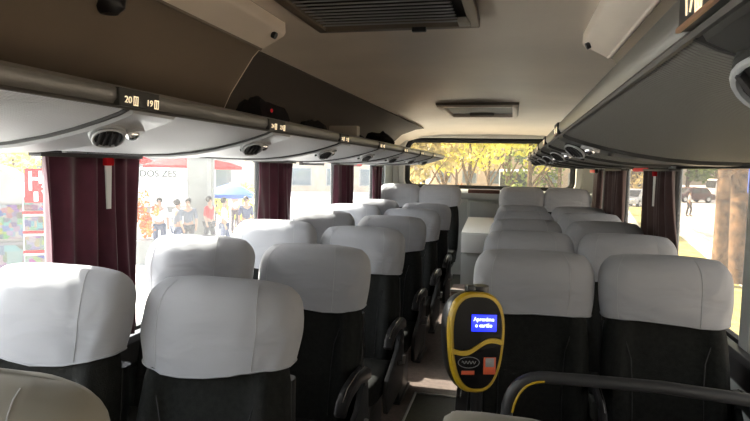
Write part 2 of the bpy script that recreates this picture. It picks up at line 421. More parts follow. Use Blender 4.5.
# closed bins above the racks at the front
def bin_(side, label):
    t = thing('overhead_bin', label, 'overhead bin')
    ye = 2.02 if side < 0 else 2.34
    pr = [(.70, .518), (.697, .480), (.690, .472), (.616, .432), (.603, .424), (.575, .395), (.485, .262), (.44, .17), (.40, .13), (.04, .13), (.04, .2), (.20, .40), (.4, .49)]
    if side > 0: pr = [(u-.0, z) for u, z in pr]
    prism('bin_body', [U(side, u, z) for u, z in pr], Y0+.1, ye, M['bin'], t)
    fp_ = [(.700, .516), (.702, .480), (.696, .469), (.618, .427), (.604, .421), (.604, .427), (.616, .433), (.690, .473), (.696, .482), (.696, .516)]
    prism('edge_fascia', [U(side, u, z) for u, z in fp_], Y0+.1, ye+.004, M['ceil'], t)
    bm = bmesh.new(); add_prism(bm, [U(side, u, z) for u, z in pr], ye-.001, ye+.006); finish('end_panel', bm, M['ceil'], t)
    x, z = U(side, .606, .4245)
    tube('bin_edge_trim', [(x, Y0+.12, z), (x, ye, z)], .0075, M['bin'] if side < 0 else M['ceil'], t, 8)
    p = Vector((*U(side, .69, .455), 0)); 
    bm = bmesh.new(); add_disc(bm, (p.x, ye-.07, p.y), .012, .014, (1 if side < 0 else -1, 0, -.5), 16)
    finish('corner_screw', bm, M['plast2'], t)
    if side < 0:
        x, z = U(side, .572, .398)
        bm = bmesh.new()
        add_loft(bm, [[(x+.055*s*math.cos(a), 1.24+.04*s*math.sin(a), z-h) for a in [2*math.pi*i/16 for i in range(16)]] for s, h in ((.5, -.02), (.75, .014), (.7, .032), (.4, .046))])
        finish('latch_knob', bm, M['plast'], t)
    return t
bin_(-1, 'brown closed overhead bin above the left rack near the camera')
bin_(1, 'pale closed overhead bin above the right rack near the camera')

# luggage on the left rack
def lump(name, c, s, m, label, seed):
    rnd = random.Random(seed); bm = bmesh.new(); add_ball(bm, (0, 0, 0), 1, seg=20)
    for v in bm.verts:
        k = 1+.28*math.sin(v.co.x*4+seed)*math.cos(v.co.y*5+seed*2)+.1*rnd.uniform(-1, 1)
        v.co = Vector((v.co.x*s[0]*k, v.co.y*s[1]*k, max(-s[2], v.co.z*s[2]*k)))
    o = finish(name, bm, m); o.location = c; return tag(o, label, 'bag', 'dark bags on the left rack')
zt = EYE+.104
ZB = EYE+.107
bag = lump('cloth_bag', (-1.02, 2.20, ZB+.075), (.10, .10, .075), M['clothblack'], 'black cloth bag with a red mark, just behind the brown bin', 1)
bm = bmesh.new(); add_ball(bm, (.088, -.05, .03), .008, (.6, 1, 1), 10); finish('red_tag', bm, M['red'], bag)
lump('cloth_bag', (-.98, 2.72, ZB+.055), (.08, .07, .055), M['clothblack'], 'black cloth bag in front of the grey-beige case on the left rack', 2)
lump('cloth_bag', (-.98, 3.42, ZB+.055), (.08, .08, .055), M['clothblack'], 'black cloth bag just behind the grey-beige case on the left rack', 3)
lump('cloth_bag', (-.98, 4.25, ZB+.075), (.10, .12, .070), M['clothblack'], 'black cloth bag farthest back on the left rack', 4)
tag(box('luggage_case', (-.90, 3.05, EYE+.108+.055), (.16, .06, .11), M['beigecard'], bevel=.008), 'small grey-beige upright case on the left rack among black bags', 'case')

# ceiling fittings: return-air grille and roof hatch
g = thing('ceiling_grille', 'dark louvred air grille in the ceiling near the camera', 'vent')
zc = EYE+.515; gx0, gx1, gy0, gy1 = -.695, -.15, .95, 2.06
bm = bmesh.new()
for c, s in (((gx0, (gy0+gy1)/2), (.035, gy1-gy0)), ((gx1, (gy0+gy1)/2), (.035, gy1-gy0)), (((gx0+gx1)/2, gy0), (gx1-gx0+.035, .035)), (((gx0+gx1)/2, gy1), (gx1-gx0+.035, .035))):
    add_box(bm, (c[0], c[1], zc-.012), (s[0], s[1], .036))
finish('grille_frame', bm, M['bin'], g, True, .006)
box('grille_backing', ((gx0+gx1)/2, (gy0+gy1)/2, zc+.004), (gx1-gx0, gy1-gy0, .004), M['rubber'], g, 0)
ns = 29
bm = bmesh.new()
for i in range(ns):
    y = gy0+.03+(gy1-gy0-.06)*i/(ns-1)
    add_box(bm, ((gx0+gx1)/2-.02, y, zc-.014), (gx1-gx0-.07, .045, .005), Matrix.Rotation(R(16), 3, 'X'))
finish('louvre_panel', bm, M['louvre'], g, False)
box('grille_latch', (-.34, gy1-.01, zc-.034), (.05, .02, .016), M['plast'], g, .004)
box('side_clip', (gx1-.03, gy1-.06, zc-.025), (.04, .06, .02), M['beigecard'], g, .004)

h = thing('roof_hatch', 'square recessed roof hatch with a grey cover in the ceiling near the back', 'roof hatch')
zc = EYE+.526; hx0, hx1, hy0, hy1 = -.60, -.01, 4.72, 5.62
bm = bmesh.new()
fw = .045
for c, s in (((hx0, (hy0+hy1)/2), (fw, hy1-hy0+fw)), ((hx1, (hy0+hy1)/2), (fw, hy1-hy0+fw)), (((hx0+hx1)/2, hy0), (hx1-hx0-fw, fw)), (((hx0+hx1)/2, hy1), (hx1-hx0-fw, fw))):
    add_box(bm, (c[0], c[1], zc-.018), (s[0], s[1], .042))
finish('hatch_frame', bm, M['ceil'], h, True, .008)
box('hatch_cover', ((hx0+hx1)/2, (hy0+hy1)/2, zc-.004), (hx1-hx0-fw, hy1-hy0-fw, .012), M['wallg'], h, .003)
box('hatch_handle', ((hx0+hx1)/2, hy1-.14, zc-.022), (.22, .02, .022), M['beigecard'], h, .006)
bm = bmesh.new()
for c, s in (((hx0-.026, (hy0+hy1)/2), (.006, hy1-hy0+.06)), ((hx1+.026, (hy0+hy1)/2), (.006, hy1-hy0+.06)), (((hx0+hx1)/2, hy0-.026), (hx1-hx0+.05, .006)), (((hx0+hx1)/2, hy1+.026), (hx1-hx0+.05, .006))):
    add_box(bm, (c[0], c[1], zc-.012), (s[0], s[1], .02))
finish('hatch_seal', bm, M['bin'], h, False)

# ------------------------------------------------------------------ seats
SW = .482
REC = .20      # lean per metre of height
TOPZ = 1.15
def lean(z): return (z-TOPZ)*REC*1.0 if z > .42 else (.42-TOPZ)*REC
def sect(hw, d_front, d_back, z, y, bol=0.0, n=40, sq=3.2, bow=0.0):
    pts = []
    for i in range(n):
        a = 2*math.pi*i/n; ca, sa = math.cos(a), math.sin(a)
        x = hw*math.copysign(abs(ca)**(2/sq), ca)
        yy = math.copysign(abs(sa)**(2/sq), sa)*(d_front if sa < 0 else d_back)
        if sa < 0 and bol: 
            k = abs(x)/hw; yy -= bol*max(0, min(1, (k-.56)/.16))*max(0, 1-max(0, (k-.86)/.14))
        if sa < 0 and bow: yy -= bow*(1-(x/hw)**2)
        pts.append((x, y+yy, z))
    return pts
def cover_rings(seed, w=SW, hgt=.238):
    rnd = random.Random(seed); rings = []
    N = 18; z0 = TOPZ-hgt
    droop = rnd.uniform(-.012, .012); ph = rnd.uniform(0, 6)
    for k in range(N+1):
        t = k/N; 
        s = min(1.0, math.sin(min(1, t*1.0)*math.pi/2)) if False else t
        z = z0 + hgt*(s if s < .72 else .72+.28*math.sin((s-.72)/.28*math.pi/2))
        tt = (z-z0)/hgt
        # outline: slightly pinched hem, full middle, well-rounded shoulders
        edge = max(0, (tt-.56)/.44)
        hw = w/2*(.955+.045*math.sin(min(1, tt/.45)*math.pi/2))*(1-.15*edge**4.0 - .03*edge)
        th = .078*(1-.10*(1-min(1, tt/.4)))*math.sqrt(max(.02, 1-edge**3.0*.97))
        ring = sect(max(.03, hw), th*1.0, th*.85, z, lean(z), bow=.014, n=48, sq=3.6)
        out = []
        for x, y, zz in ring:
            u = x/(w/2)
            wr = .0035*math.sin(9*u+ph+5*tt)*math.sin(7*tt+2*ph) + .003*math.sin(23*u+3*ph-9*tt)*(1-tt)
            hem = (1-tt)**3
            zz2 = zz + hem*(droop*u + .010*math.sin(3*u+ph) - .016*(1-u*u)*(1 if y < lean(z) else 0))
            # rounded crown: edges of the top sink towards the shoulders
            zz2 -= max(0, tt-.5)*.050*abs(u)**3.2
            out.append((x, y+(wr if y < lean(zz) else -wr), zz2))
        rings.append(out)
    return rings
def make_cover(seed, parent, m='cover'):
    rings = cover_rings(seed); bm = bmesh.new(); add_loft(bm, rings, False, True)
    o = finish('headrest_cover', bm, M[m], parent)
    # two stitched seams that run over the front
    n = 48
    for frac in (.36, .64) if seed % 3 else (.30, .60):
        i = int(n/2 + frac*n/2)
        pts = [Vector(r[i])*1.0 + Vector((0, -.0005, 0)) for r in rings[:-1]]
        bm = bmesh.new(); add_tube(bm, pts, .0013, 5); finish('seam', bm, M['seam'], o)
    # hem roll
    hem = [Vector(p) for p in rings[0]]; hem.append(hem[0])
    bm = bmesh.new(); add_tube(bm, hem, .003, 5); finish('hem', bm, M['cover'] if m == 'cover' else M[m], o)
    return o
def make_seat(seed, arms, cov='cover'):
    t = thing('coach_seat', 'seat', 'seat')
    make_cover(seed, t, cov)
    # backrest with raised side bolsters
    rings = []
    for z, hw, df, db, bol in ((.40, .205, .05, .07, .015), (.46, .222, .055, .075, .03), (.60, .226, .055, .075, .036), (.75, .224, .05, .07, .034), (.86, .216, .048, .065, .028), (.93, .20, .05, .06, .01), (1.05, .19, .045, .05, 0), (1.10, .15, .03, .03, 0)):
        rings.append(sect(hw, df, db, z, lean(z), bol, n=56, sq=4.5))
    bm = bmesh.new(); add_loft(bm, rings); br = finish('backrest', bm, M['uphol'], t)
    for s in (-1, 1):
        pts = []
        for z in (.48, .56, .66, .76, .84):
            pts.append((s*.122, lean(z)-.062-(.004), z))
        pts = [(s*(.122+ .03*max(0, (p[2]-.74)/.1)), p[1], p[2]) for p in pts]
        tube('stitching', pts, .0018, M['plast'], br, 5)
    # shell at the back
    rings = [sect(hw, .02, .045, z, lean(z)+.055, 0, n=32, sq=5) for z, hw in ((.30, .20), (.45, .222), (.70, .225), (.86, .212))]
    bm = bmesh.new(); add_loft(bm, rings); finish('back_shell', bm, M['plast'], t)
    # cushion
    yb = lean(.42)
    rings = []
    for y, hw, z0, z1 in ((yb+.02, .205, .335, .445), (yb-.08, .222, .325, .455), (yb-.25, .226, .325, .465), (yb-.40, .224, .33, .468), (yb-.455, .214, .345, .455), (yb-.475, .19, .365, .43)):
        zc = (z0+z1)/2; hz = (z1-z0)/2; r = []
        for i in range(36):
            a = 2*math.pi*i/36; ca, sa = math.cos(a), math.sin(a)
            x = hw*math.copysign(abs(ca)**.45, ca); z = zc + hz*math.copysign(abs(sa)**.45, sa)
            if sa > 0: z += .018*max(0, (abs(x)/hw-.6)/.4)
            r.append((x, y, z))
        rings.append(r)
    bm = bmesh.new(); add_loft(bm, rings); finish('cushion', bm, M['uphol'], t)
    # pedestal
    bm = bmesh.new(); add_box(bm, (0, yb-.20, .305), (.38, .40, .05)); finish('seat_frame', bm, M['plast2'], t, True, .01)
    for s in (-1, 1):
        bm = bmesh.new(); add_box(bm, (s*.15, yb-.20, .145), (.035, .30, .29)); add_box(bm, (s*.15, yb-.20, .01), (.06, .36, .02)); finish('leg', bm, M['plast2'], t, True, .006)
    for s in arms:
        inner_arm = len(arms) > 1 and s != arms[0]
        a = s*(.239 if inner_arm else .246); hw_ = .011 if inner_arm else .022
        yb2 = lean(.62)
        prof = [(yb2+.05, .60), (yb2+.04, .645), (yb2-.02, .672), (yb2-.14, .678), (yb2-.26, .668), (yb2-.32, .640), (yb2-.345, .600), (yb2-.33, .585), (yb2-.295, .612), (yb2-.24, .628), (yb2-.12, .632), (yb2-.05, .615)]
        bm = bmesh.new(); add_prism(bm, prof, a-hw_, a+hw_, 'X'); ar = finish('armrest', bm, M['plast'], t, True, .010 if hw_ > .02 else .005)
        bm = bmesh.new(); add_disc(bm, (a, yb2-.01, .625), .034, hw_*1.4, (1, 0, 0), 18); finish('armrest_hinge', bm, M['plast2'], ar)
        bm = bmesh.new(); add_disc(bm, (a+s*hw_*.8, yb2-.01, .625), .012, .006, (1, 0, 0), 12); finish('hinge_cap', bm, M['chrome'], ar)
        tube('highlight_line', [(a+s*.004, p[0], p[1]+.0) for p in prof[1:6]], .0022, M['chrome'], ar, 5)  # chrome line drawn in as the highlight along the armrest top
        if s*arms[0] > 0:
            # side panel below the aisle armrest
            pr = [(yb2+.03, .60), (yb2-.03, .615), (yb2-.12, .52), (yb2-.36, .44), (yb2-.40, .36), (yb2-.36, .27), (yb2+.02, .27), (yb2+.05, .42)]
            bm = bmesh.new(); add_prism(bm, pr, a-.012, a+.012, 'X'); finish('side_panel', bm, M['uphol2'], t, True, .006)
            bm = bmesh.new(); add_tube(bm, [(a+s*.014, yb2-.12, .45), (a+s*.04, yb2-.13, .46), (a+s*.045, yb2-.13, .50)], .009, 8); finish('recline_lever', bm, M['steel'], t)
    return t
PROTO = {}
def seat(x, y, top, key, label, group, base_z=0.0):
    if key not in PROTO: s = PROTO[key] = make_seat(*key)
    else: s = dup(PROTO[key])
    s.location = (x, y, base_z); s.scale = (1, 1, (top-base_z)/TOPZ); s['label'] = label; s['group'] = group
    return s
ORD = ['nearest', 'second', 'third', 'fourth', 'fifth', 'sixth']
GA, GB, GC, GD = 'seats of the left aisle column', 'seats of the left window column', 'seats of the right aisle column', 'seats of the right window column'
XA, XB, XC, XD = -.805, -1.288, .092, .587
seat(XA-.045, .77, EYE-.348, (1, (1, -1), 'covertan'), 'nearest seat at the bottom left corner, only its shaded cream headrest showing', GA)
words = ['nearest fully visible white-covered seat in the left aisle column, at the bottom edge',
         'second white-covered seat from the camera in the left aisle column',
         'third white-covered seat from the camera in the left aisle column',
         'fourth white-covered seat from the camera in the left aisle column',
         'fifth white-covered seat from the camera in the left aisle column',
         'sixth white-covered left aisle seat, directly in front of the back row']
for i in range(6):
    seat(XA, 1.54+.8*i, EYE-.332, (2+i % 3, (1, -1), 'cover'), words[i], GA)
for i in range(6):
    lab = ['white-covered seat at the left edge beneath the large dark curtain'] + [f'{ORD[k]} white-covered seat from the camera along the left windows' for k in range(1, 6)]
    seat(XB, 1.45+.8*i, EYE-.306, (5+i % 2, (), 'cover'), lab[i], GB)
for i in range(5):
    lab = ['white-covered seat directly behind the yellow card reader, nearest of its column'] + [f'{ORD[k]} white-covered seat from the camera in the right aisle column' for k in range(1, 5)]
    seat(XC, 2.50+.8*i, EYE-.330, (7+i % 2, (-1, 1), 'cover'), lab[i], GC)
for i in range(5):
    lab = ['white-covered seat behind the black rail by the right window, nearest of its column'] + [f'{ORD[k]} white-covered seat from the camera along the right windows' for k in range(1, 5)]
    seat(XD, 2.48+.78*i, EYE-.322, (9+i % 2, (1,), 'cover'), lab[i], GD)
GBK = 'seats of the raised back row'
for x, l in ((XB+.02, 'back row seat in the left rear corner'), (XA+.0, 'back row seat just left of the central cabinet'), (XC+.0, 'back row seat just right of the central cabinet'), (XD-.02, 'back row seat in the right rear corner')):
    seat(x, 6.62, EYE-.183, (2 if x < 0 else 7, (), 'cover'), l, GBK, .1)

# ------------------------------------------------------------------ aisle end: white wedge cover, step, cabinet
t = thing('engine_cover', 'pale box with a white sloping lid at the rear end of the aisle', 'box', (0, 0, 0))
bm = bmesh.new()
pl = [(-.50, 6.02), (-.17, 6.02), (-.17, 6.95), (-.50, 6.95)]
zt0, zt1 = EYE-.66, EYE-.575
add_loft(bm, [[(x, y, .1 if y > 6.3 else 0.001) for x, y in pl], [(x, y, zt0-.01 if y < 6.5 else zt1-.01) for x, y in pl]])
finish('cover_body', bm, M['boxg'], t, True, .008)
bm = bmesh.new(); lidp = [(-.505, 6.0), (-.165, 6.0), (-.165, 6.96), (-.505, 6.96)]
add_loft(bm, [[(x, y, (zt0 if y < 6.5 else zt1)-.006) for x, y in lidp], [(x, y, (zt0 if y < 6.5 else zt1)+.012) for x, y in lidp]])
finish('lid', bm, M['lid'], t, True, .005)
bm = bmesh.new(); add_box(bm, (-.335, 5.995, zt0-.10), (.33, .02, .19)); finish('front_panel', bm, M['lid'], t, True, .004)
s = thing('aisle_step', 'brown aisle step with pale metal edge before the white lidded box', 'step')
box('step_body', (-.36, 5.80, .135), (.40, .34, .27), M['floor'], s, .008)
box('step_edge', (-.36, 5.635, .268), (.40, .025, .02), M['steel'], s, .004)
c = thing('cabinet', 'grey cabinet with reddish brown top under the rear window, between the back seats', 'cabinet')
box('cabinet_body', (-.34, 7.13, .1+(EYE-.27-.1)/2-.02), (.37, .20, EYE-.31-.1), M['boxg'], c, .01)
box('cabinet_top', (-.34, 7.13, EYE-.275), (.37, .21, .07), M['brown'], c, .01)
box('cabinet_door', (-.34, 7.025, .1+(EYE-.36-.1)/2), (.31, .012, EYE-.42-.1), M['wallg'], c, .006)

# aisle hatch with bright trim
hch = thing('floor_hatch', 'dark aisle floor hatch with bright metal edging at the bottom centre', 'floor hatch')
box('hatch_plate', (-.36, 3.15, .006), (.40, .9, .012), M['floor2'], hch, .003)
bm = bmesh.new()
for c_, s_ in (((-.56, 3.15), (.014, .92)), ((-.16, 3.15), (.014, .92)), ((-.36, 3.61), (.414, .014)), ((-.36, 2.69), (.414, .014))):
    add_box(bm, (c_[0], c_[1], .009), (s_[0], s_[1], .018))
finish('hatch_edging', bm, M['steel'], hch, True, .003)

# ------------------------------------------------------------------ card reader on its pole
PX, PY, PZ = -.108, 1.775, EYE-.522
cr = thing('card_reader', 'yellow and black oval card reader with a lit blue screen on a black pole', 'card reader', (PX, PY, 0))
cr.scale = (.97, .97, 1)
tube('pole', [(0.02, .055, 0), (0.02, .055, PZ+.15)], .020, M['plast'], cr, 16)
bm = bmesh.new(); add_disc(bm, (.02, .055, .008), .07, .016, (0, 0, 1), 24); finish('base_plate', bm, M['plast2'], cr)
bm = bmesh.new(); add_disc(bm, (.02, .055, PZ+.145), .027, .03, (0, 0, 1), 20); finish('pole_clamp', bm, M['plast2'], cr)
RM = Matrix.Translation((0, 0, PZ)) @ Matrix.Rotation(R(25), 4, 'Z') @ Matrix.Rotation(R(3), 4, 'Y') @ Matrix.Rotation(R(-8), 4, 'X')
def egg(k, n=48):   # outline, wider at the top than at the foot
    pts = []
    for i in range(n):
        a = 2*math.pi*i/n; ca, sa = math.cos(a), math.sin(a)
        x = .092*math.copysign(abs(ca)**.72, ca); z = .150*math.copysign(abs(sa)**.80, sa)
        x *= 1+.13*z/.15
        pts.append((x*k, z*(1-(1-k)*.62)))
    return pts
def body(name, layers, m, parent):
    bm = bmesh.new(); add_loft(bm, [[RM @ Vector((x, y, z)) for x, z in egg(k)] for y, k in layers]); return finish(name, bm, m, parent)
shell = body('black_housing', [(.045, .80), (.042, .93), (.01, 1.0), (-.028, 1.0), (-.032, .98)], M['plast'], cr)
ye = body('yellow_bezel', [(-.026, .985), (-.034, 1.0), (-.046, .975), (-.052, .93), (-.052, .82), (-.040, .80)], M['yellow'], cr)
def plate(z0, z1, name, curve):
    ol = egg(.835, 96); top = [p for p in ol]
    # clip the oval to a band with a curved dividing edge
    bm = bmesh.new(); pts = []
    for x, z in ol:
        lo = z0+curve(x) if z0 is not None else -9; hi = z1+curve(x) if z1 is not None else 9
        pts.append((x, max(lo, min(hi, z))))
    # re-sample the dividing edge so it follows the curve
    bmv = [[RM @ Vector((x, y, z)) for x, z in pts] for y in (-.044, -.0555)]
    add_loft(bm, bmv); return finish(name, bm, M['gloss'], cr)
curve = lambda x: .16*x + .012*math.sin(x*38)
up = plate(-.004, None, 'upper_panel', curve)
lo = plate(None, -.022, 'lower_panel', curve)
bm = bmesh.new()
pts = [(x/100*1.0, -.013+curve(x/100)) for x in range(-9, 10)]
rings = [[RM @ Vector((x, y, z+dz)) for y, dz in ((-.046, -.0085), (-.057, -.007), (-.057, .007), (-.046, .0085))] for x, z in [(p[0]*.93, p[1]) for p in pts]]
add_loft(bm, rings); finish('yellow_divider', bm, M['yellow'], cr)
def rbox(name, c, s, m, parent, bevel=.001):
    bm = bmesh.new(); add_box(bm, c, s); 
    o = finish(name, bm, m, parent, True, bevel); o.data.transform(RM); return o
scr = rbox('screen', (.018, -.0565, .058), (.082, .004, .050), M['screen'], cr)
T = RM @ frame_mtx((.016, -.0588, .069), (1, 0, 0), (0, 0, 1))
text('screen_text', 'Aproxime', .0165, M['screentxt'], scr, T, .0003, bold=.0004)
T = RM @ frame_mtx((.016, -.0588, .051), (1, 0, 0), (0, 0, 1))
text('screen_text', 'o cartão', .0165, M['screentxt'], scr, T, .0003, bold=.0004)
st = rbox('orange_sticker', (.040, -.0562, -.068), (.040, .002, .050), M['sticker'], cr)
rbox('sticker_window', (.040, -.0574, -.058), (.028, .001, .026), M['greyprint'], st, .0003)
st2 = rbox('red_label', (-.030, -.0562, -.088), (.042, .002, .012), M['sticker'], cr)
ell = [RM @ Vector((-.028+.034*math.cos(a), -.0566, -.058+.016*math.sin(a))) for a in [2*math.pi*i/28 for i in range(29)]]
tube('oval_emblem', ell, .0009, M['greyprint'], cr, 5)
tube('emblem_mark', [RM @ Vector((-.050+.0022*k, -.0566, -.058+.0045*math.sin(k*1.3))) for k in range(21)], .0011, M['greyprint'], cr, 5)
rbox('top_socket', (-.005, .012, .155), (.028, .03, .024), M['plast'], cr, .005)

# ------------------------------------------------------------------ rail and low partition before the right seats
r = thing('handrail', 'thick black handrail bending down in front of the right seats', 'handrail')
ry = 1.62
zr = EYE-.562
pts = [(.005, ry, 0.0), (.005, ry, .60), (.005, ry, zr-.12)] + [tuple(p) for p in bez((.007, ry, zr-.09), (.02, ry, zr-.002), (.11, ry, zr), 8)] + [(.2, ry, zr+.002), (.4, ry, zr+.004), (.6, ry+.01, zr-.010), (.8, ry+.03, zr-.022), (.925, ry+.04, zr-.030)]
tube('rail_tube', pts, .0165, M['plast2'], r, 16)
tube('yellow_stripe', [tuple(Vector(p)+Vector((.013, -.014, -.003))) for p in [tuple(q) for q in bez((.007, ry, zr-.10), (.02, ry, zr-.008), (.09, ry, zr-.004), 8)]], .0035, M['yellow'], r, 6)
finish('foot_flange', add_disc(bmesh.new(), (.005, ry, .008), .05, .016, (0, 0, 1)), M['plast2'], r)
finish('wall_flange', add_disc(bmesh.new(), (.925, ry+.04, EYE-.592), .045, .016, (1, 0, 0)), M['plast2'], r)
p = thing('partition', 'low partition with a cream padded top at the bottom right centre', 'partition')
box('panel', (.31, 1.06, .46), (.78, .035, .92), M['plast2'], p, .006)
rings = []
for x, k in ((-.115, .3), (-.11, .7), (-.09, .95), (-.04, 1), (.05, 1.0), (.2, 1), (.45, 1), (.66, 1), (.69, .6)):
    zt_ = EYE-.45-.16*max(0, min(.4, x-.04))
    rings.append([(x, 1.06+.05*k*math.cos(a), zt_-.035+.035*k*math.sin(a)-.012*(1-k)) for a in [2*math.pi*i/20 for i in range(20)]])
bm = bmesh.new(); add_loft(bm, rings); finish('padded_top', bm, M['covertan'], p)

# ------------------------------------------------------------------ curtains
def curtain(side, y0, y1, m, label, z0=SILL+.04, flare=0.0, waves=5, seed=0, gather=.1):
    rnd = random.Random(seed)
    t = thing('curtain', label, 'curtain', (0, 0, 0), 0, 'curtains of the ' + ('left' if side < 0 else 'right') + ' windows')
    x0 = (WL+.055) if side < 0 else (WR-.055)
    bm = bmesh.new(); nu, nv = waves*16, 14; ztop = WTOP-.032; g = []
    for j in range(nv+1):
        v = j/nv; row = []
        for i in range(nu+1):
            u = i/nu
            z = ztop+(z0-ztop)*v
            a = y0 - flare*v**1.5*(1 if flare > 0 else 0); b = y1
            mid = (a+b)/2; k = 1-gather*math.sin(v*math.pi)*.6
            y = mid+(a+(b-a)*u-mid)*k
            amp = .026*(.75+.35*v)
            x = x0 + amp*math.sin(u*waves*2*math.pi + 1.1*math.sin(u*5+seed*1.7) + .5*math.sin(v*3+seed))*(.7+.3*math.sin(u*9+seed)) + .009*math.sin(u*waves*5.3+seed+v*2) + .004*math.sin(u*40+seed)
            row.append(bm.verts.new((x, y, z)))
        g.append(row)
    for j in range(nv):
        for i in range(nu): bm.faces.new((g[j][i], g[j][i+1], g[j+1][i+1], g[j+1][i]))
    o = finish('curtain_cloth', bm, M[m], t)
    md = o.modifiers.new('Solidify', 'SOLIDIFY'); md.thickness = .003
    box('curtain_header', (x0, (y0+y1)/2, ztop+.006), (.05, y1-y0+.02, .014), M['plast'], t, .003)
    return t, x0
def gap_strip(t, x, y, side, z0, z1, w=.03):  # white strip added in place of bright daylight between the curtain halves
    xx = x - side*.055
    bm = bmesh.new(); a = [(xx, y-w/2, z1), (xx, y+w/2, z1), (xx, y+w*.32, z0), (xx, y-w*.32, z0)]
    add_loft(bm, [a, [(q[0]-side*.006, q[1], q[2]) for q in a]]); finish('daylight_gap', bm, M['white'], t, False)
    box('strip_clip', (xx-side*.004, y, z1+.014), (.02, w*1.3, .028), M['signred'], t, .004)
t, x = curtain(-1, 1.56, 2.06, 'curtain', 'widest dark burgundy curtain at the left near the red sign', seed=1); gap_strip(t, x, 1.82, -1, EYE-.17, EYE-.015)
curtain(-1, 3.20, 3.76, 'curtain', 'second burgundy curtain from the camera at the left windows', seed=2)
curtain(-1, 4.74, 5.34, 'curtain', 'third burgundy curtain from the camera at the left windows', seed=3)
curtain(-1, 6.14, 6.50, 'curtain', 'last burgundy curtain at the left, beside the rear corner', seed=4)
t, x = curtain(1, 3.62, 4.30, 'curtain2', 'nearest dark brown curtain at the right beside the tree trunk view', seed=5, flare=.32, waves=6); gap_strip(t, x, 3.80, 1, EYE-.20, EYE-.02, .04)
t, x = curtain(1, 5.15, 6.0, 'curtain2', 'second dark brown curtain from the camera at the right windows', seed=6, waves=6)
curtain(1, 6.45, 6.93, 'curtain2', 'last dark brown curtain at the right, beside the rear corner', seed=7, waves=4)
# emergency exit strips on the window headers
def exit_strip(x, y, side, m, label, L=.38, z=WTOP-.022):
    t = thing('exit_strip', label, 'emergency strip', (0, 0, 0), 0, 'emergency strips over the windows')
    box('strip_body', (x-side*.018, y, z), (.03, L, .042), M['plast'], t, .006)
    box('strip_face', (x-side*.036, y, z-.002), (.008, L*.9, .026), M[m], t, .003)
exit_strip(WL, 4.27, -1, 'paneldark', 'black strip above the left window before the third curtain', .5)
exit_strip(WL, 5.52, -1, 'red', 'red strip above the left window behind the third curtain')
exit_strip(WR, 4.62, 1, 'red', 'larger red strip above the right window between two curtains', .55)
exit_strip(.78, 6.05, 1, 'red', 'small red strip above the right window before the last curtain', .36, EYE+.005)

# ------------------------------------------------------------------ the street outside
struct(box('ground_street', (0, 40, GZ-.1), (240, 240, .2), M['asphalt'], bevel=0))
struct(box('ground_pavement_left', (-19.5, 20, GZ+.06), (33, 150, .12), M['pave'], bevel=0))
# verge and kerb on the right, running at an angle to the coach
def strip(name, pts, z, h, m):
    bm = bmesh.new(); add_loft(bm, [[(x, y, z) for x, y in pts], [(x, y, z+h) for x, y in pts]]); return struct(finish(name, bm, m, smooth=False))
def off(a, b, w):
    d = (Vector(b)-Vector(a)).normalized(); n = Vector((d.y, -d.x)); return [tuple(Vector(a)), tuple(Vector(b)), tuple(Vector(b)+n*w), tuple(Vector(a)+n*w)]
strip('ground_verge_right', off((1.568, -2), (8.848, 50), 1.45), GZ, 0.13, M['grass'])
strip('ground_path_right', off((3.018, -2), (10.298, 50), 0.85), GZ, 0.135, M['pave'])
strip('trim_7', off((3.868, -2), (11.148, 50), 0.16), GZ, 0.15, M['kerb'])
strip('trim_8', off((1.408, -2), (8.688, 50), 0.16), GZ, 0.14, M['kerb'])

def foliage_bm(c, rad, n, size, rnd):
    bm = bmesh.new()
    blobs = [(Vector((rnd.gauss(0, .45)*rad[0], rnd.gauss(0, .45)*rad[1], rnd.gauss(0, .4)*rad[2])), rnd.uniform(.3, .55)) for _ in range(14)]
    for i in range(n):
        b, s = rnd.choice(blobs); d = Vector((rnd.gauss(0, 1), rnd.gauss(0, 1), rnd.gauss(0, 1))).normalized()*s*rnd.uniform(.6, 1.0)
        p = Vector(c)+b+Vector((d.x*rad[0], d.y*rad[1], d.z*rad[2]))
        a = Vector((rnd.gauss(0, 1), rnd.gauss(0, 1), rnd.gauss(0, 1))).normalized(); e = a.cross(Vector((rnd.gauss(0, 1), rnd.gauss(0, 1), rnd.gauss(0, 1)))).normalized()
        k = size*rnd.uniform(.6, 1.3)
        vs = [bm.verts.new(p+a*k), bm.verts.new(p+e*k*.5), bm.verts.new(p-a*k), bm.verts.new(p-e*k*.5)]
        bm.faces.new(vs)
    return bm
def tree(x, y, h, r, m, label, tr=.14, n=1800, size=.16, seed=0, low=None, grp='street trees behind the coach', bend=0.0, fork=False):
    rnd = random.Random(seed); t = thing('street_tree', label, 'tree', (x, y, GZ), 0, grp)
    ch = low if low is not None else h*.42
    cz = ch + (h-ch)/2
    pts = [(0, 0, 0), (bend*.3, 0, ch*.3), (bend, .05, ch*.75), (bend*1.2, 0, cz), (bend*1.2+.1, .1, h*.85)]
    tube('trunk', pts, [tr*1.3, tr, tr*.85, tr*.55, tr*.2], M['bark'], t, 12)
    if fork:
        tube('branch', [(0, 0, 2.1), (-.22, 0, 2.6), (-.48, .05, 3.1), (-.62, .1, 4.0), (-.7, .1, 5.6)], [tr*.9, tr*.75, tr*.6, tr*.5, tr*.3], M['bark'], t, 12)
    for k in range(4):
        a = rnd.uniform(0, 6.28); q = Vector((bend, .05, ch*(.7+.12*k)))
        tube('branch', [q, q+Vector((math.cos(a)*r*.4, math.sin(a)*r*.4, (h-ch)*.25)), q+Vector((math.cos(a)*r*.75, math.sin(a)*r*.75, (h-ch)*.4))], [tr*.45, tr*.3, tr*.1], M['bark'], t, 8)
    bm = foliage_bm((bend, 0, cz), (r, r, (h-ch)/2), n, size, rnd)
    o = finish('foliage', bm, M[m], t, False); o['kind'] = 'stuff'
    return t
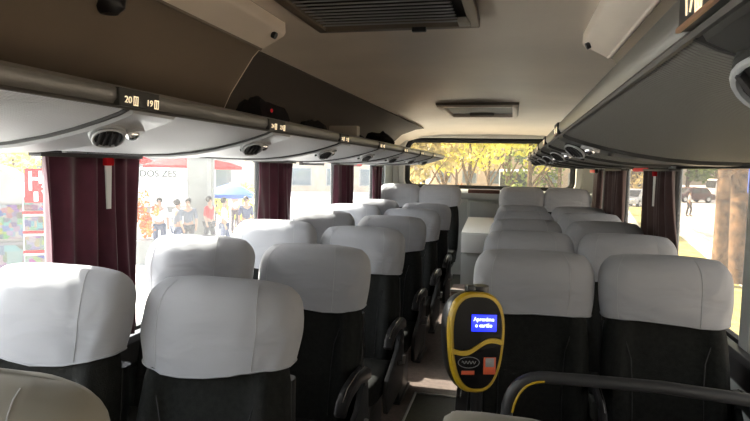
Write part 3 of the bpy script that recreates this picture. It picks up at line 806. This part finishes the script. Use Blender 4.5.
# trees seen through the rear window
for (px, d, h, r_, m_, lo_, sd, lab) in (
 (424, 30, 6.6, 2.1, 'leafo', 1.6, 11, 'olive tree furthest left in the rear window'),
 (446, 38, 8.5, 2.6, 'leafy', 1.8, 12, 'bright yellow-green tree left of centre in the rear window'),
 (470, 33, 7.2, 2.0, 'leafy', 2.0, 13, 'small yellow tree in front of the olive ones behind the coach'),
 (489, 44, 10, 3.0, 'leafo', 2.0, 14, 'tall olive tree behind the middle of the rear window'),
 (509, 36, 8, 2.1, 'leafo', 2.2, 20, 'narrow olive tree right of the middle of the rear window'),
 (530, 29, 7.0, 2.0, 'leafy', 2.4, 15, 'brightest yellow-green tree at the right of the rear window'),
 (560, 32, 6.8, 2.0, 'leafg', 1.4, 16, 'small green tree at the far right end of the rear window'),
 (457, 56, 12, 4.0, 'leafg', 2.4, 17, 'big green tree far away on the left in the rear window'),
 (545, 54, 12, 4.0, 'leafg', 2.4, 18, 'big green tree far away on the right in the rear window'),
 (506, 66, 14, 5.0, 'leafo', 3.0, 19, 'very tall olive tree farthest away behind the coach')):
    q = at(px, 200, d); tree(q.x, q.y, h, r_, m_, lab, seed=sd, low=lo_, size=.19, n=1500)
# right-hand side trees
GRT = 'street trees on the right side'
q = at(746, 280, 15.0); tree(q.x, q.y, 9.5, 3.0, 'leafg', 'thick leaning tree trunk at the right edge of the right window', tr=.27, seed=21, low=5.6, grp=GRT, bend=-.12, fork=True)
tree(5.0, 15.8, 7.0, 2.3, 'leafg', 'slim tree trunk between the two nearest right curtains', tr=.17, seed=22, low=4.0, grp=GRT)
for px, d, h, r_, m_, sd, lab in ((688, 84, 13, 5.5, 'leafg', 23, 'dark green tree across the road behind the dark red car'), (716, 88, 14, 6, 'leafg', 24, 'broad dark tree across the road behind the white minibus'),
      (750, 92, 14, 6.5, 'leafg', 26, 'dark tree across the road behind the leaning trunk'), (655, 86, 13, 5.5, 'leafo', 25, 'olive tree across the road hidden behind the nearest right curtain'), (634, 70, 11, 4, 'leafo', 27, 'olive tree across the road seen between the right curtains')):
    q = at(px, 200, d); tree(q.x, q.y, h, r_, m_, lab, tr=.3, seed=sd, low=2.0, grp=GRT, n=2200, size=.42)

def car(x, y, rz, m, label, L=4.3, W=1.75, H=1.5, kind='car'):
    t = thing('car' if kind == 'car' else kind, label, 'car' if kind == 'car' else kind, (x, y, GZ), rz)
    h = H; a = L/2
    if kind == 'car':
        low = [(-a, .32), (-a+.03, .62), (-a+.15, .78), (-a+1.0, .88), (a-.75, .92), (a-.1, .84), (a, .6), (a-.02, .3)]
        cab = [(-a+.85, .86), (-a+1.55, h-.06), (-a+1.9, h), (a-1.25, h), (a-.85, h-.08), (a-.35, .9)]
    else:
        low = [(-a, .35), (-a, 1.1), (-a+.08, 1.2), (a-.08, 1.2), (a, 1.1), (a, .35)]
        cab = [(-a+.02, 1.18), (-a+.22, h-.1), (-a+.45, h), (a-.15, h), (a-.02, h-.15), (a-.02, 1.18)]
    prism('car_body', low, -W/2, W/2, M[m], t, 'Y', .06)
    prism('cabin', cab, -W/2+.1, W/2-.1, M[m], t, 'Y', .06)
    n = 2 if kind == 'car' else 5
    for s in (-1, 1):
        x0, x1 = (cab[1][0]+.02, cab[4][0]+.05); z0 = cab[0][1]+.08; z1 = h-.14
        for k in range(n):
            w = (x1-x0)/n; box('side_window', (x0+w*(k+.5), s*(W/2-.097), (z0+z1)/2), (w*.9, .012, z1-z0), M['cargl'], t, .004)
    fx = (cab[0][0]+cab[1][0])/2; ang = math.atan2(cab[1][1]-cab[0][1], cab[1][0]-cab[0][0])
    box('windscreen', (fx-.02, 0, (cab[0][1]+cab[1][1])/2), (.02, W-.35, math.hypot(cab[1][0]-cab[0][0], cab[1][1]-cab[0][1])*.85), M['cargl'], t, .004, Matrix.Rotation(math.pi/2-ang, 3, 'Y'))
    for sx in (-1, 1):
        for s in (-1, 1):
            c = (sx*(a-.82), s*(W/2-.1), .33)
            w = finish('wheel', add_disc(bmesh.new(), c, .33, .22, (0, 1, 0), 24), M['tyre'], t, True, .03)
            finish('hubcap', add_disc(bmesh.new(), (c[0], c[1]+s*.112, c[2]), .19, .02, (0, 1, 0), 16), M['carg'], w)
    for s in (-1, 1):
        box('headlight', (-a+.02, s*(W/2-.3), .66), (.06, .3, .12), M['white'], t, .02)
        box('tail_light', (a-.02, s*(W/2-.2), .74), (.05, .2, .14), M['signred'], t, .02)
    return t
q = at(692, 200, 60); car(q.x, q.y, R(25), 'card', 'dark red car parked far across the road seen through the right window')
q = at(733, 198, 70); car(q.x, q.y, R(20), 'carw', 'white minibus far across the road in the right window', 5.6, 2.0, 2.3, 'van')
q = at(636, 200, 50); car(q.x, q.y, R(60), 'carg', 'silver car farther off between the right curtains')
car(-.35, 19.5, R(88), 'carg', 'silver car close behind the coach at the rear window sill')
car(-5.4, 31.5, R(85), 'carg', 'silver-blue car at the left of the rear window by the hedge')
q = at(515, 190, 50); car(q.x, q.y, R(89), 'carw', 'white bus following far behind in the rear window', 8.5, 2.4, 2.9, 'bus')
q = at(742, 196, 75); car(q.x, q.y, R(15), 'carw', 'white car farthest along the road behind the tree trunk')

def person(x, y, rz, shirt, trousers, label, h=1.70, z=GZ+.12, grp='people on the pavement', step=.12):
    s = h/1.70
    t = thing('person', label, 'person', (x, y, z), rz, grp); t.scale = (s, s, s)
    def skin(name, verts, edges, radii, m, parent, root=0):
        me = bpy.data.meshes.new(name); me.from_pydata(verts, edges, []); o = link(bpy.data.objects.new(name, me))
        sk = o.modifiers.new('Skin', 'SKIN'); sk.use_smooth_shade = True
        for v, r_ in zip(me.skin_vertices[0].data, radii): v.radius = r_ if isinstance(r_, tuple) else (r_, r_)
        me.skin_vertices[0].data[root].use_root = True
        sb = o.modifiers.new('Sub', 'SUBSURF'); sb.levels = sb.render_levels = 1
        dg = bpy.context.evaluated_depsgraph_get(); dg.update()
        m2 = bpy.data.meshes.new_from_object(o.evaluated_get(dg)); bpy.data.objects.remove(o); m2.name = name
        m2.materials.clear(); m2.materials.append(m)
        for p_ in m2.polygons: p_.use_smooth = True
        return link(bpy.data.objects.new(name, m2), parent)
    V = [(0, 0, .92), (0, 0, 1.12), (0, 0, 1.34), (0, -.01, 1.44), (0, -.01, 1.50), (0, -.015, 1.58), (0, -.01, 1.66),
         (.10, 0, .86), (.11, -step, .48), (.11, -step*.4, .08), (.11, -step*.4-.14, .03),
         (-.10, 0, .86), (-.11, step*.6, .48), (-.11, step*1.2, .08), (-.11, step*1.2-.14, .03),
         (.18, 0, 1.38), (.23, .02, 1.10), (.24, -.08, .86), (.24, -.11, .78),
         (-.18, 0, 1.38), (-.23, .02, 1.10), (-.24, -.06, .86), (-.24, -.09, .78), (0, -.10, 1.565)]
    E = [(0, 1), (1, 2), (2, 3), (3, 4), (4, 5), (5, 6), (0, 7), (7, 8), (8, 9), (9, 10), (0, 11), (11, 12), (12, 13), (13, 14),
         (2, 15), (15, 16), (16, 17), (17, 18), (2, 19), (19, 20), (20, 21), (21, 22), (5, 23)]
    rad = [(.13, .10), (.12, .09), (.15, .10), .055, .055, (.072, .09), (.055, .065), .085, .055, .04, .035, .085, .055, .04, .035, .05, .04, .03, .035, .05, .04, .03, .035, .015]
    skin('body', V, E, rad, M['skin'], t)
    TV = [V[i] for i in (0, 1, 2, 3, 15, 16, 19, 20)]
    skin('shirt', TV, [(0, 1), (1, 2), (2, 3), (2, 4), (4, 5), (2, 6), (6, 7)], [(.15, .12), (.14, .11), (.17, .12), .07, .065, .055, .065, .055], M[shirt], t)
    LV = [V[i] for i in (0, 7, 8, 9, 11, 12, 13)]
    skin('trousers', LV, [(0, 1), (1, 2), (2, 3), (0, 4), (4, 5), (5, 6)], [(.145, .115), .10, .072, .062, .10, .072, .062], M[trousers], t)
    bm = bmesh.new(); add_ball(bm, (0, .012, 1.635), .098, (.92, 1.05, 1.0), 14)
    for v in list(bm.verts):
        if v.co.y < -.06 and v.co.z < 1.66: bm.verts.remove(v)
    finish('hair', bm, M['hair'], t)
    bm = bmesh.new()
    for sx in (-1, 1): add_ball(bm, (sx*.030, -.098, 1.60), .010)
    finish('eyes', bm, M['hair'], t)
    for i in (10, 14):
        bm = bmesh.new(); add_ball(bm, (V[i][0], V[i][1]+.05, .04), .05, (.95, 2.3, .8), 12); finish('shoe', bm, M['shoe'], t)
    return t
P = [(160, 17.5, 'shirtw', 'jeans', 'person in a white top and blue jeans standing by the white stall', .6),
     (178, 16.8, 'shirtg', 'jeans', 'person in a grey top and jeans at the centre of the left street group', 2.6),
     (189, 17.4, 'shirtg', 'trous', 'person in a grey top and dark trousers beside the grey column', .3),
     (210, 18.5, 'shirtr', 'trous', 'person in a red top standing just right of the grey column', 1.6),
     (225, 18.0, 'shirtw', 'jeans', 'person in a white shirt under the blue parasol', 2.0),
     (247, 19.0, 'shirtd', 'trous', 'person in navy beside the second left curtain', .9),
     (236, 23.5, 'shirtw', 'trous', 'person in white with dark trousers behind the blue parasol', 3.6)]
for px, d, sh, tr_, lab, rz in P:
    q = at(px, 240, d); person(q.x, q.y, rz, sh, tr_, lab)
for k, (px, d, sh, lab) in enumerate([(440, 27, 'shirtw', 'person in white at the left part of the rear window'), (450, 29, 'shirtr', 'person in red at the left part of the rear window'),
        (478, 26, 'shirtw', 'person in white near the middle of the rear window'), (489, 28, 'shirtg', 'person in grey near the middle of the rear window'),
        (531, 26, 'shirtw', 'person in white at the right of the rear window'), (540, 24, 'shirtr', 'person in red at the right of the rear window')]):
    q = at(px, 220, d); person(q.x, q.y, k*1.3, sh, 'trous', lab, z=GZ, grp='people in the street behind the coach')
q = at(691, 212, 40); person(q.x, q.y, 1.2, 'shirtw', 'trous', 'person in white crossing the road in the right window', z=GZ, grp='people right')

# newsstand with its red H sign
q = at(39, 180, 11.5)
k = thing('newsstand', 'newsstand with a red H sign and magazine racks at the left edge', 'newsstand', (q.x, q.y, GZ+.12), R(36))
box('back_panel', (0, .10, 1.15), (.55, .06, 2.3), M['wallpale'], k, .01)
sg = box('red_sign', (.03, .045, 2.42-.18), (.52, .05, .66), M['signred'], k, .01)
bm = bmesh.new(); 
for c_, s_ in (((-.13, 2.33), (.05, .36)), ((.04, 2.40), (.05, .24)), ((-.045, 2.37), (.16, .05)), ((-.04, 2.03), (.07, .18))): add_box(bm, (c_[0], .015, c_[1]), (s_[0], .012, s_[1]))
finish('sign_letter', bm, M['white'], sg, False)
bm = bmesh.new(); add_box(bm, (.14, .015, 2.20), (.17, .012, .05), Matrix.Rotation(R(28), 3, 'Y')); add_box(bm, (.14, .015, 2.16), (.17, .012, .05), Matrix.Rotation(R(-28), 3, 'Y')); finish('sign_arrow', bm, M['white'], sg, False)
for i in range(4):
    zz = 1.72-.38*i
    rk = box('magazine_rack', (0, .03, zz), (.54, .10, .05), M['signred'], k, .006)
    box('magazines', (0, .04, zz+.17), (.50, .03, .26), M['mags'], rk, .004)
# its side wall of magazines and grey rounded roof
q2 = at(0, 200, 12.0)
k2 = thing('kiosk', 'grey round-roofed kiosk with magazine covers left of the red H sign', 'kiosk', (q2.x-.4, q2.y-.1, GZ+.12), R(36))
prism('kiosk_wall', [(-1.3, 0), (1.1, 0), (1.1, 1.75), (.85, 2.2), (.35, 2.55), (-.3, 2.7), (-1.3, 2.7)], .1, 1.6, M['colgrey'], k2, 'Y', .02)
box('magazine_display', (-.1, .06, 1.45), (2.2, .06, .7), M['mags'], k2, .01)
box('poster_panel', (-.1, .06, .72), (2.2, .05, .62), M['facade3'], k2, .01)
pf = box('poster', (-.1, .03, .72), (1.9, .02, .5), mat_voronoi('poster_print', 4, .7, .16), k2, .004)
# white awning kiosk with lettered fascia
q = at(151, 174, 20)
w = thing('awning_stall', 'white stall with lettered fascia and sloping awning seen right of the big curtain', 'stall', (q.x, q.y, GZ+.12), R(40))
zf = EYE-.38-(GZ+.12)
box('fascia', (.0, 0, zf), (2.6, .12, .42), M['awn'], w, .02)
text('fascia_text', 'DOS ZES', .30, M['textdark'], w, frame_mtx((.25, -.068, zf), (1, 0, 0), (0, 0, 1)), .004)
bm = bmesh.new(); pr = [(-.10, zf-.22), (-1.3, zf-.82), (-1.3, zf-1.0), (-1.26, zf-1.0), (-1.24, zf-.84), (-.06, zf-.27)]
add_prism(bm, pr, -1.5, 1.7, 'X'); finish('awning', bm, M['awn'], w, True, .01)
for sx in (-1.2, 1.5):
    tube('awning_post', [(sx, -1.2, 0), (sx, -1.2, zf-.9)], .03, M['steel'], w); tube('stall_post', [(sx, .05, 0), (sx, .05, zf+.2)], .04, M['steel'], w)
box('counter', (0, .3, .5), (2.4, .6, 1.0), M['white'], w, .02)
box('stall_back', (0, .9, 1.2), (2.6, .06, 2.4), M['facade'], w, .02)
q = at(143, 228, 16.0)
fs = thing('flower_stand', 'orange and red flowers under the white stall awning', 'flower stand', (q.x, q.y, GZ+.12))
bm = foliage_bm((0, 0, 1.1), (.30, .30, .55), 700, .06, random.Random(5)); o = finish('flowers', bm, M['flowers'], fs, False); o['kind'] = 'stuff'
bm = bmesh.new(); add_loft(bm, [[(r_*math.cos(a), r_*math.sin(a), z_) for a in [2*math.pi*i/16 for i in range(16)]] for z_, r_ in ((0, .2), (.6, .3), (.65, .3))]); finish('bucket', bm, M['colgrey'], fs)
# parasols
def parasol(px, py, d, r_, m, label):
    q = at(px, py, d); t = thing('parasol', label, 'parasol', (q.x, q.y, GZ+.12), 0, 'street parasols'); H = q.z-(GZ+.12)
    tube('pole', [(0, 0, 0), (0, 0, H+.05)], .035, M['steel'], t)
    bm = bmesh.new(); n = 24
    add_loft(bm, [[(k_*r_*math.cos(2*math.pi*i/n)*(1-.03*(i % 3 != 0)), k_*r_*math.sin(2*math.pi*i/n)*(1-.03*(i % 3 != 0)), H+z_) for i in range(n)] for k_, z_ in ((.98, -.50), (1, -.36), (.6, -.15), (.05, 0))], False, True)
    o = finish('canopy', bm, M[m], t); md = o.modifiers.new('Solidify', 'SOLIDIFY'); md.thickness = .01
    finish('foot', add_disc(bmesh.new(), (0, 0, .04), .3, .08, (0, 0, 1)), M['colgrey'], t)
parasol(180, 157, 27, 1.55, 'redcloth', 'red parasol above the people beside the grey column')
parasol(216, 160, 33, 1.5, 'redcloth', 'smaller red parasol just right of the grey column')
parasol(128, 153, 29, 1.3, 'redcloth', 'red parasol peeking out behind the big left curtain')
parasol(231, 184, 21.5, .85, 'bluecloth', 'low blue parasol left of the second left curtain')
# columns and buildings on the left
def column(px, d, wd, hgt, label):
    q = at(px, 200, d); t = thing('column', label, 'column', (q.x, q.y, GZ+.12), R(20), 'street columns')
    box('shaft', (0, 0, hgt/2), (wd, wd, hgt), M['colgrey'], t, .02); box('plinth', (0, 0, .15), (wd*1.25, wd*1.25, .3), M['colgrey'], t, .02)
column(200, 19.0, .62, 7, 'wide grey column among the people at the left')
column(211, 20.5, .26, 7, 'slim grey column just right of the wide column')
column(66, 19, .5, 7, 'grey column by the newsstand half behind the big curtain')
def building(x, y, w_, d_, h_, rz, m, label, cols, rows):
    t = thing('building', label, 'building', (x, y, GZ+.1), rz, None)
    box('wall', (0, 0, h_/2), (w_, d_, h_), M[m], t, .05); box('cornice', (0, -.1, h_-.2), (w_+.2, d_+.3, .4), M['facade'], t, .03)
    for r0 in range(rows):
        for c0 in range(cols):
            cx = -w_/2+w_*(c0+.5)/cols; cz = 3.2*(r0+.5)
            f = box('window', (cx, -d_/2-.02, cz), (w_/cols*.6, .1, 1.9), M['facade'], t, .02); box('pane', (cx, -d_/2-.075, cz), (w_/cols*.52, .02, 1.7), M['winblue'], f, .01)
    return t
building(-26, 24, 26, 8, 6.5, R(62), 'facade', 'pale building beyond the pavement on the left side', 6, 2)
building(-22, 62, 22, 8, 14, R(30), 'facade2', 'tan building behind the trees left of the rear window', 6, 4)
building(3, 92, 30, 10, 18, 0, 'facade2', 'tan building closing the street behind the coach', 8, 5)
building(78, 132, 60, 8, 9, R(-30), 'facade3', 'grey building across the road on the right side', 8, 2)
# hedge with red flowers, yellow shrub
def hedge(px, d, w_, h_, m, label, rz=0, zb=GZ):
    q = at(px, 200, d); t = thing('hedge', label, 'hedge', (q.x, q.y, zb), rz)
    o = finish('leaves', foliage_bm((0, 0, h_/2), (w_/2, .5, h_/2), 1500, .09, random.Random(int(px))), M[m], t, False); o['kind'] = 'stuff'
    bm = bmesh.new()
    for i in range(5): add_tube(bm, [(-w_*.35+w_*.7*i/4, 0, 0), (-w_*.35+w_*.7*i/4+.05, .05, h_*.6)], .03, 6)
    finish('stems', bm, M['bark'], t)
hedge(420, 20, 3.0, 2.5, 'leafr', 'red-flowered hedge at the left end of the rear window')
hedge(236, 26, 2.4, 1.9, 'leafy', 'yellow-green shrub behind the blue parasol', .4, GZ+.12)
hedge(12, 16, 4, 4.6, 'leafy', 'yellow-green shrub above the grey kiosk', .5, GZ+.12)
q = at(766, 178, 9.5)
sp = thing('street_sign', 'blue street sign at the right edge of the right window', 'sign', (q.x, q.y, GZ+.13))
tube('sign_post', [(0, .03, 0), (0, .03, q.z-GZ+.2)], .03, M['steel'], sp); box('sign_board', (0, 0, q.z-GZ-.13), (.5, .03, .5), M['signblue'], sp, .01)

# ------------------------------------------------------------------ light
wd = bpy.data.worlds.new('World'); bpy.context.scene.world = wd; wd.use_nodes = True
nt = wd.node_tree; bg = nt.nodes['Background']
sky = nt.nodes.new('ShaderNodeTexSky'); sky.sky_type = 'NISHITA'; sky.sun_disc = False
sky.sun_elevation = R(41); sky.sun_rotation = R(-68); sky.air_density = 1.0; sky.dust_density = 3.0; sky.ozone_density = .6
hs = nt.nodes.new('ShaderNodeHueSaturation'); hs.inputs['Saturation'].default_value = .55
nt.links.new(sky.outputs['Color'], hs.inputs['Color']); nt.links.new(hs.outputs['Color'], bg.inputs['Color'])
bg.inputs['Strength'].default_value = .68
sun = bpy.data.lights.new('sun', 'SUN'); sun.energy = 17; sun.angle = R(.55); sun.color = (1, .95, .86)
so = bpy.data.objects.new('sun', sun); COL.objects.link(so)
so.rotation_euler = Vector((1, -.42, -.88)).to_track_quat('-Z', 'Y').to_euler()

# ------------------------------------------------------------------ camera
cam = bpy.data.cameras.new('camera'); co = bpy.data.objects.new('camera', cam); COL.objects.link(co)
F = 583.0
cam.sensor_fit = 'HORIZONTAL'; cam.sensor_width = 36; cam.lens = 36*F/750; cam.clip_start = .03; cam.clip_end = 400
dy = Vector((514-375, 210.5-170, -F)).normalized()
tx = Vector((1, -.021, 0)); dx = (tx-dy*tx.dot(dy)).normalized(); dz = dx.cross(dy)
w2c = Matrix((dx, dy, dz)).transposed()
mw = w2c.transposed().to_4x4(); mw.translation = (0, 0, EYE)
co.matrix_world = mw
sc = bpy.context.scene; sc.camera = co
sc.view_settings.view_transform = 'Standard'; sc.view_settings.look = 'None'; sc.view_settings.exposure = .52; sc.view_settings.gamma = 1
sc.view_settings.use_curve_mapping = False
sc.cycles.use_denoising = True
sc.cycles.max_bounces = 10; sc.cycles.diffuse_bounces = 6; sc.cycles.transparent_max_bounces = 16
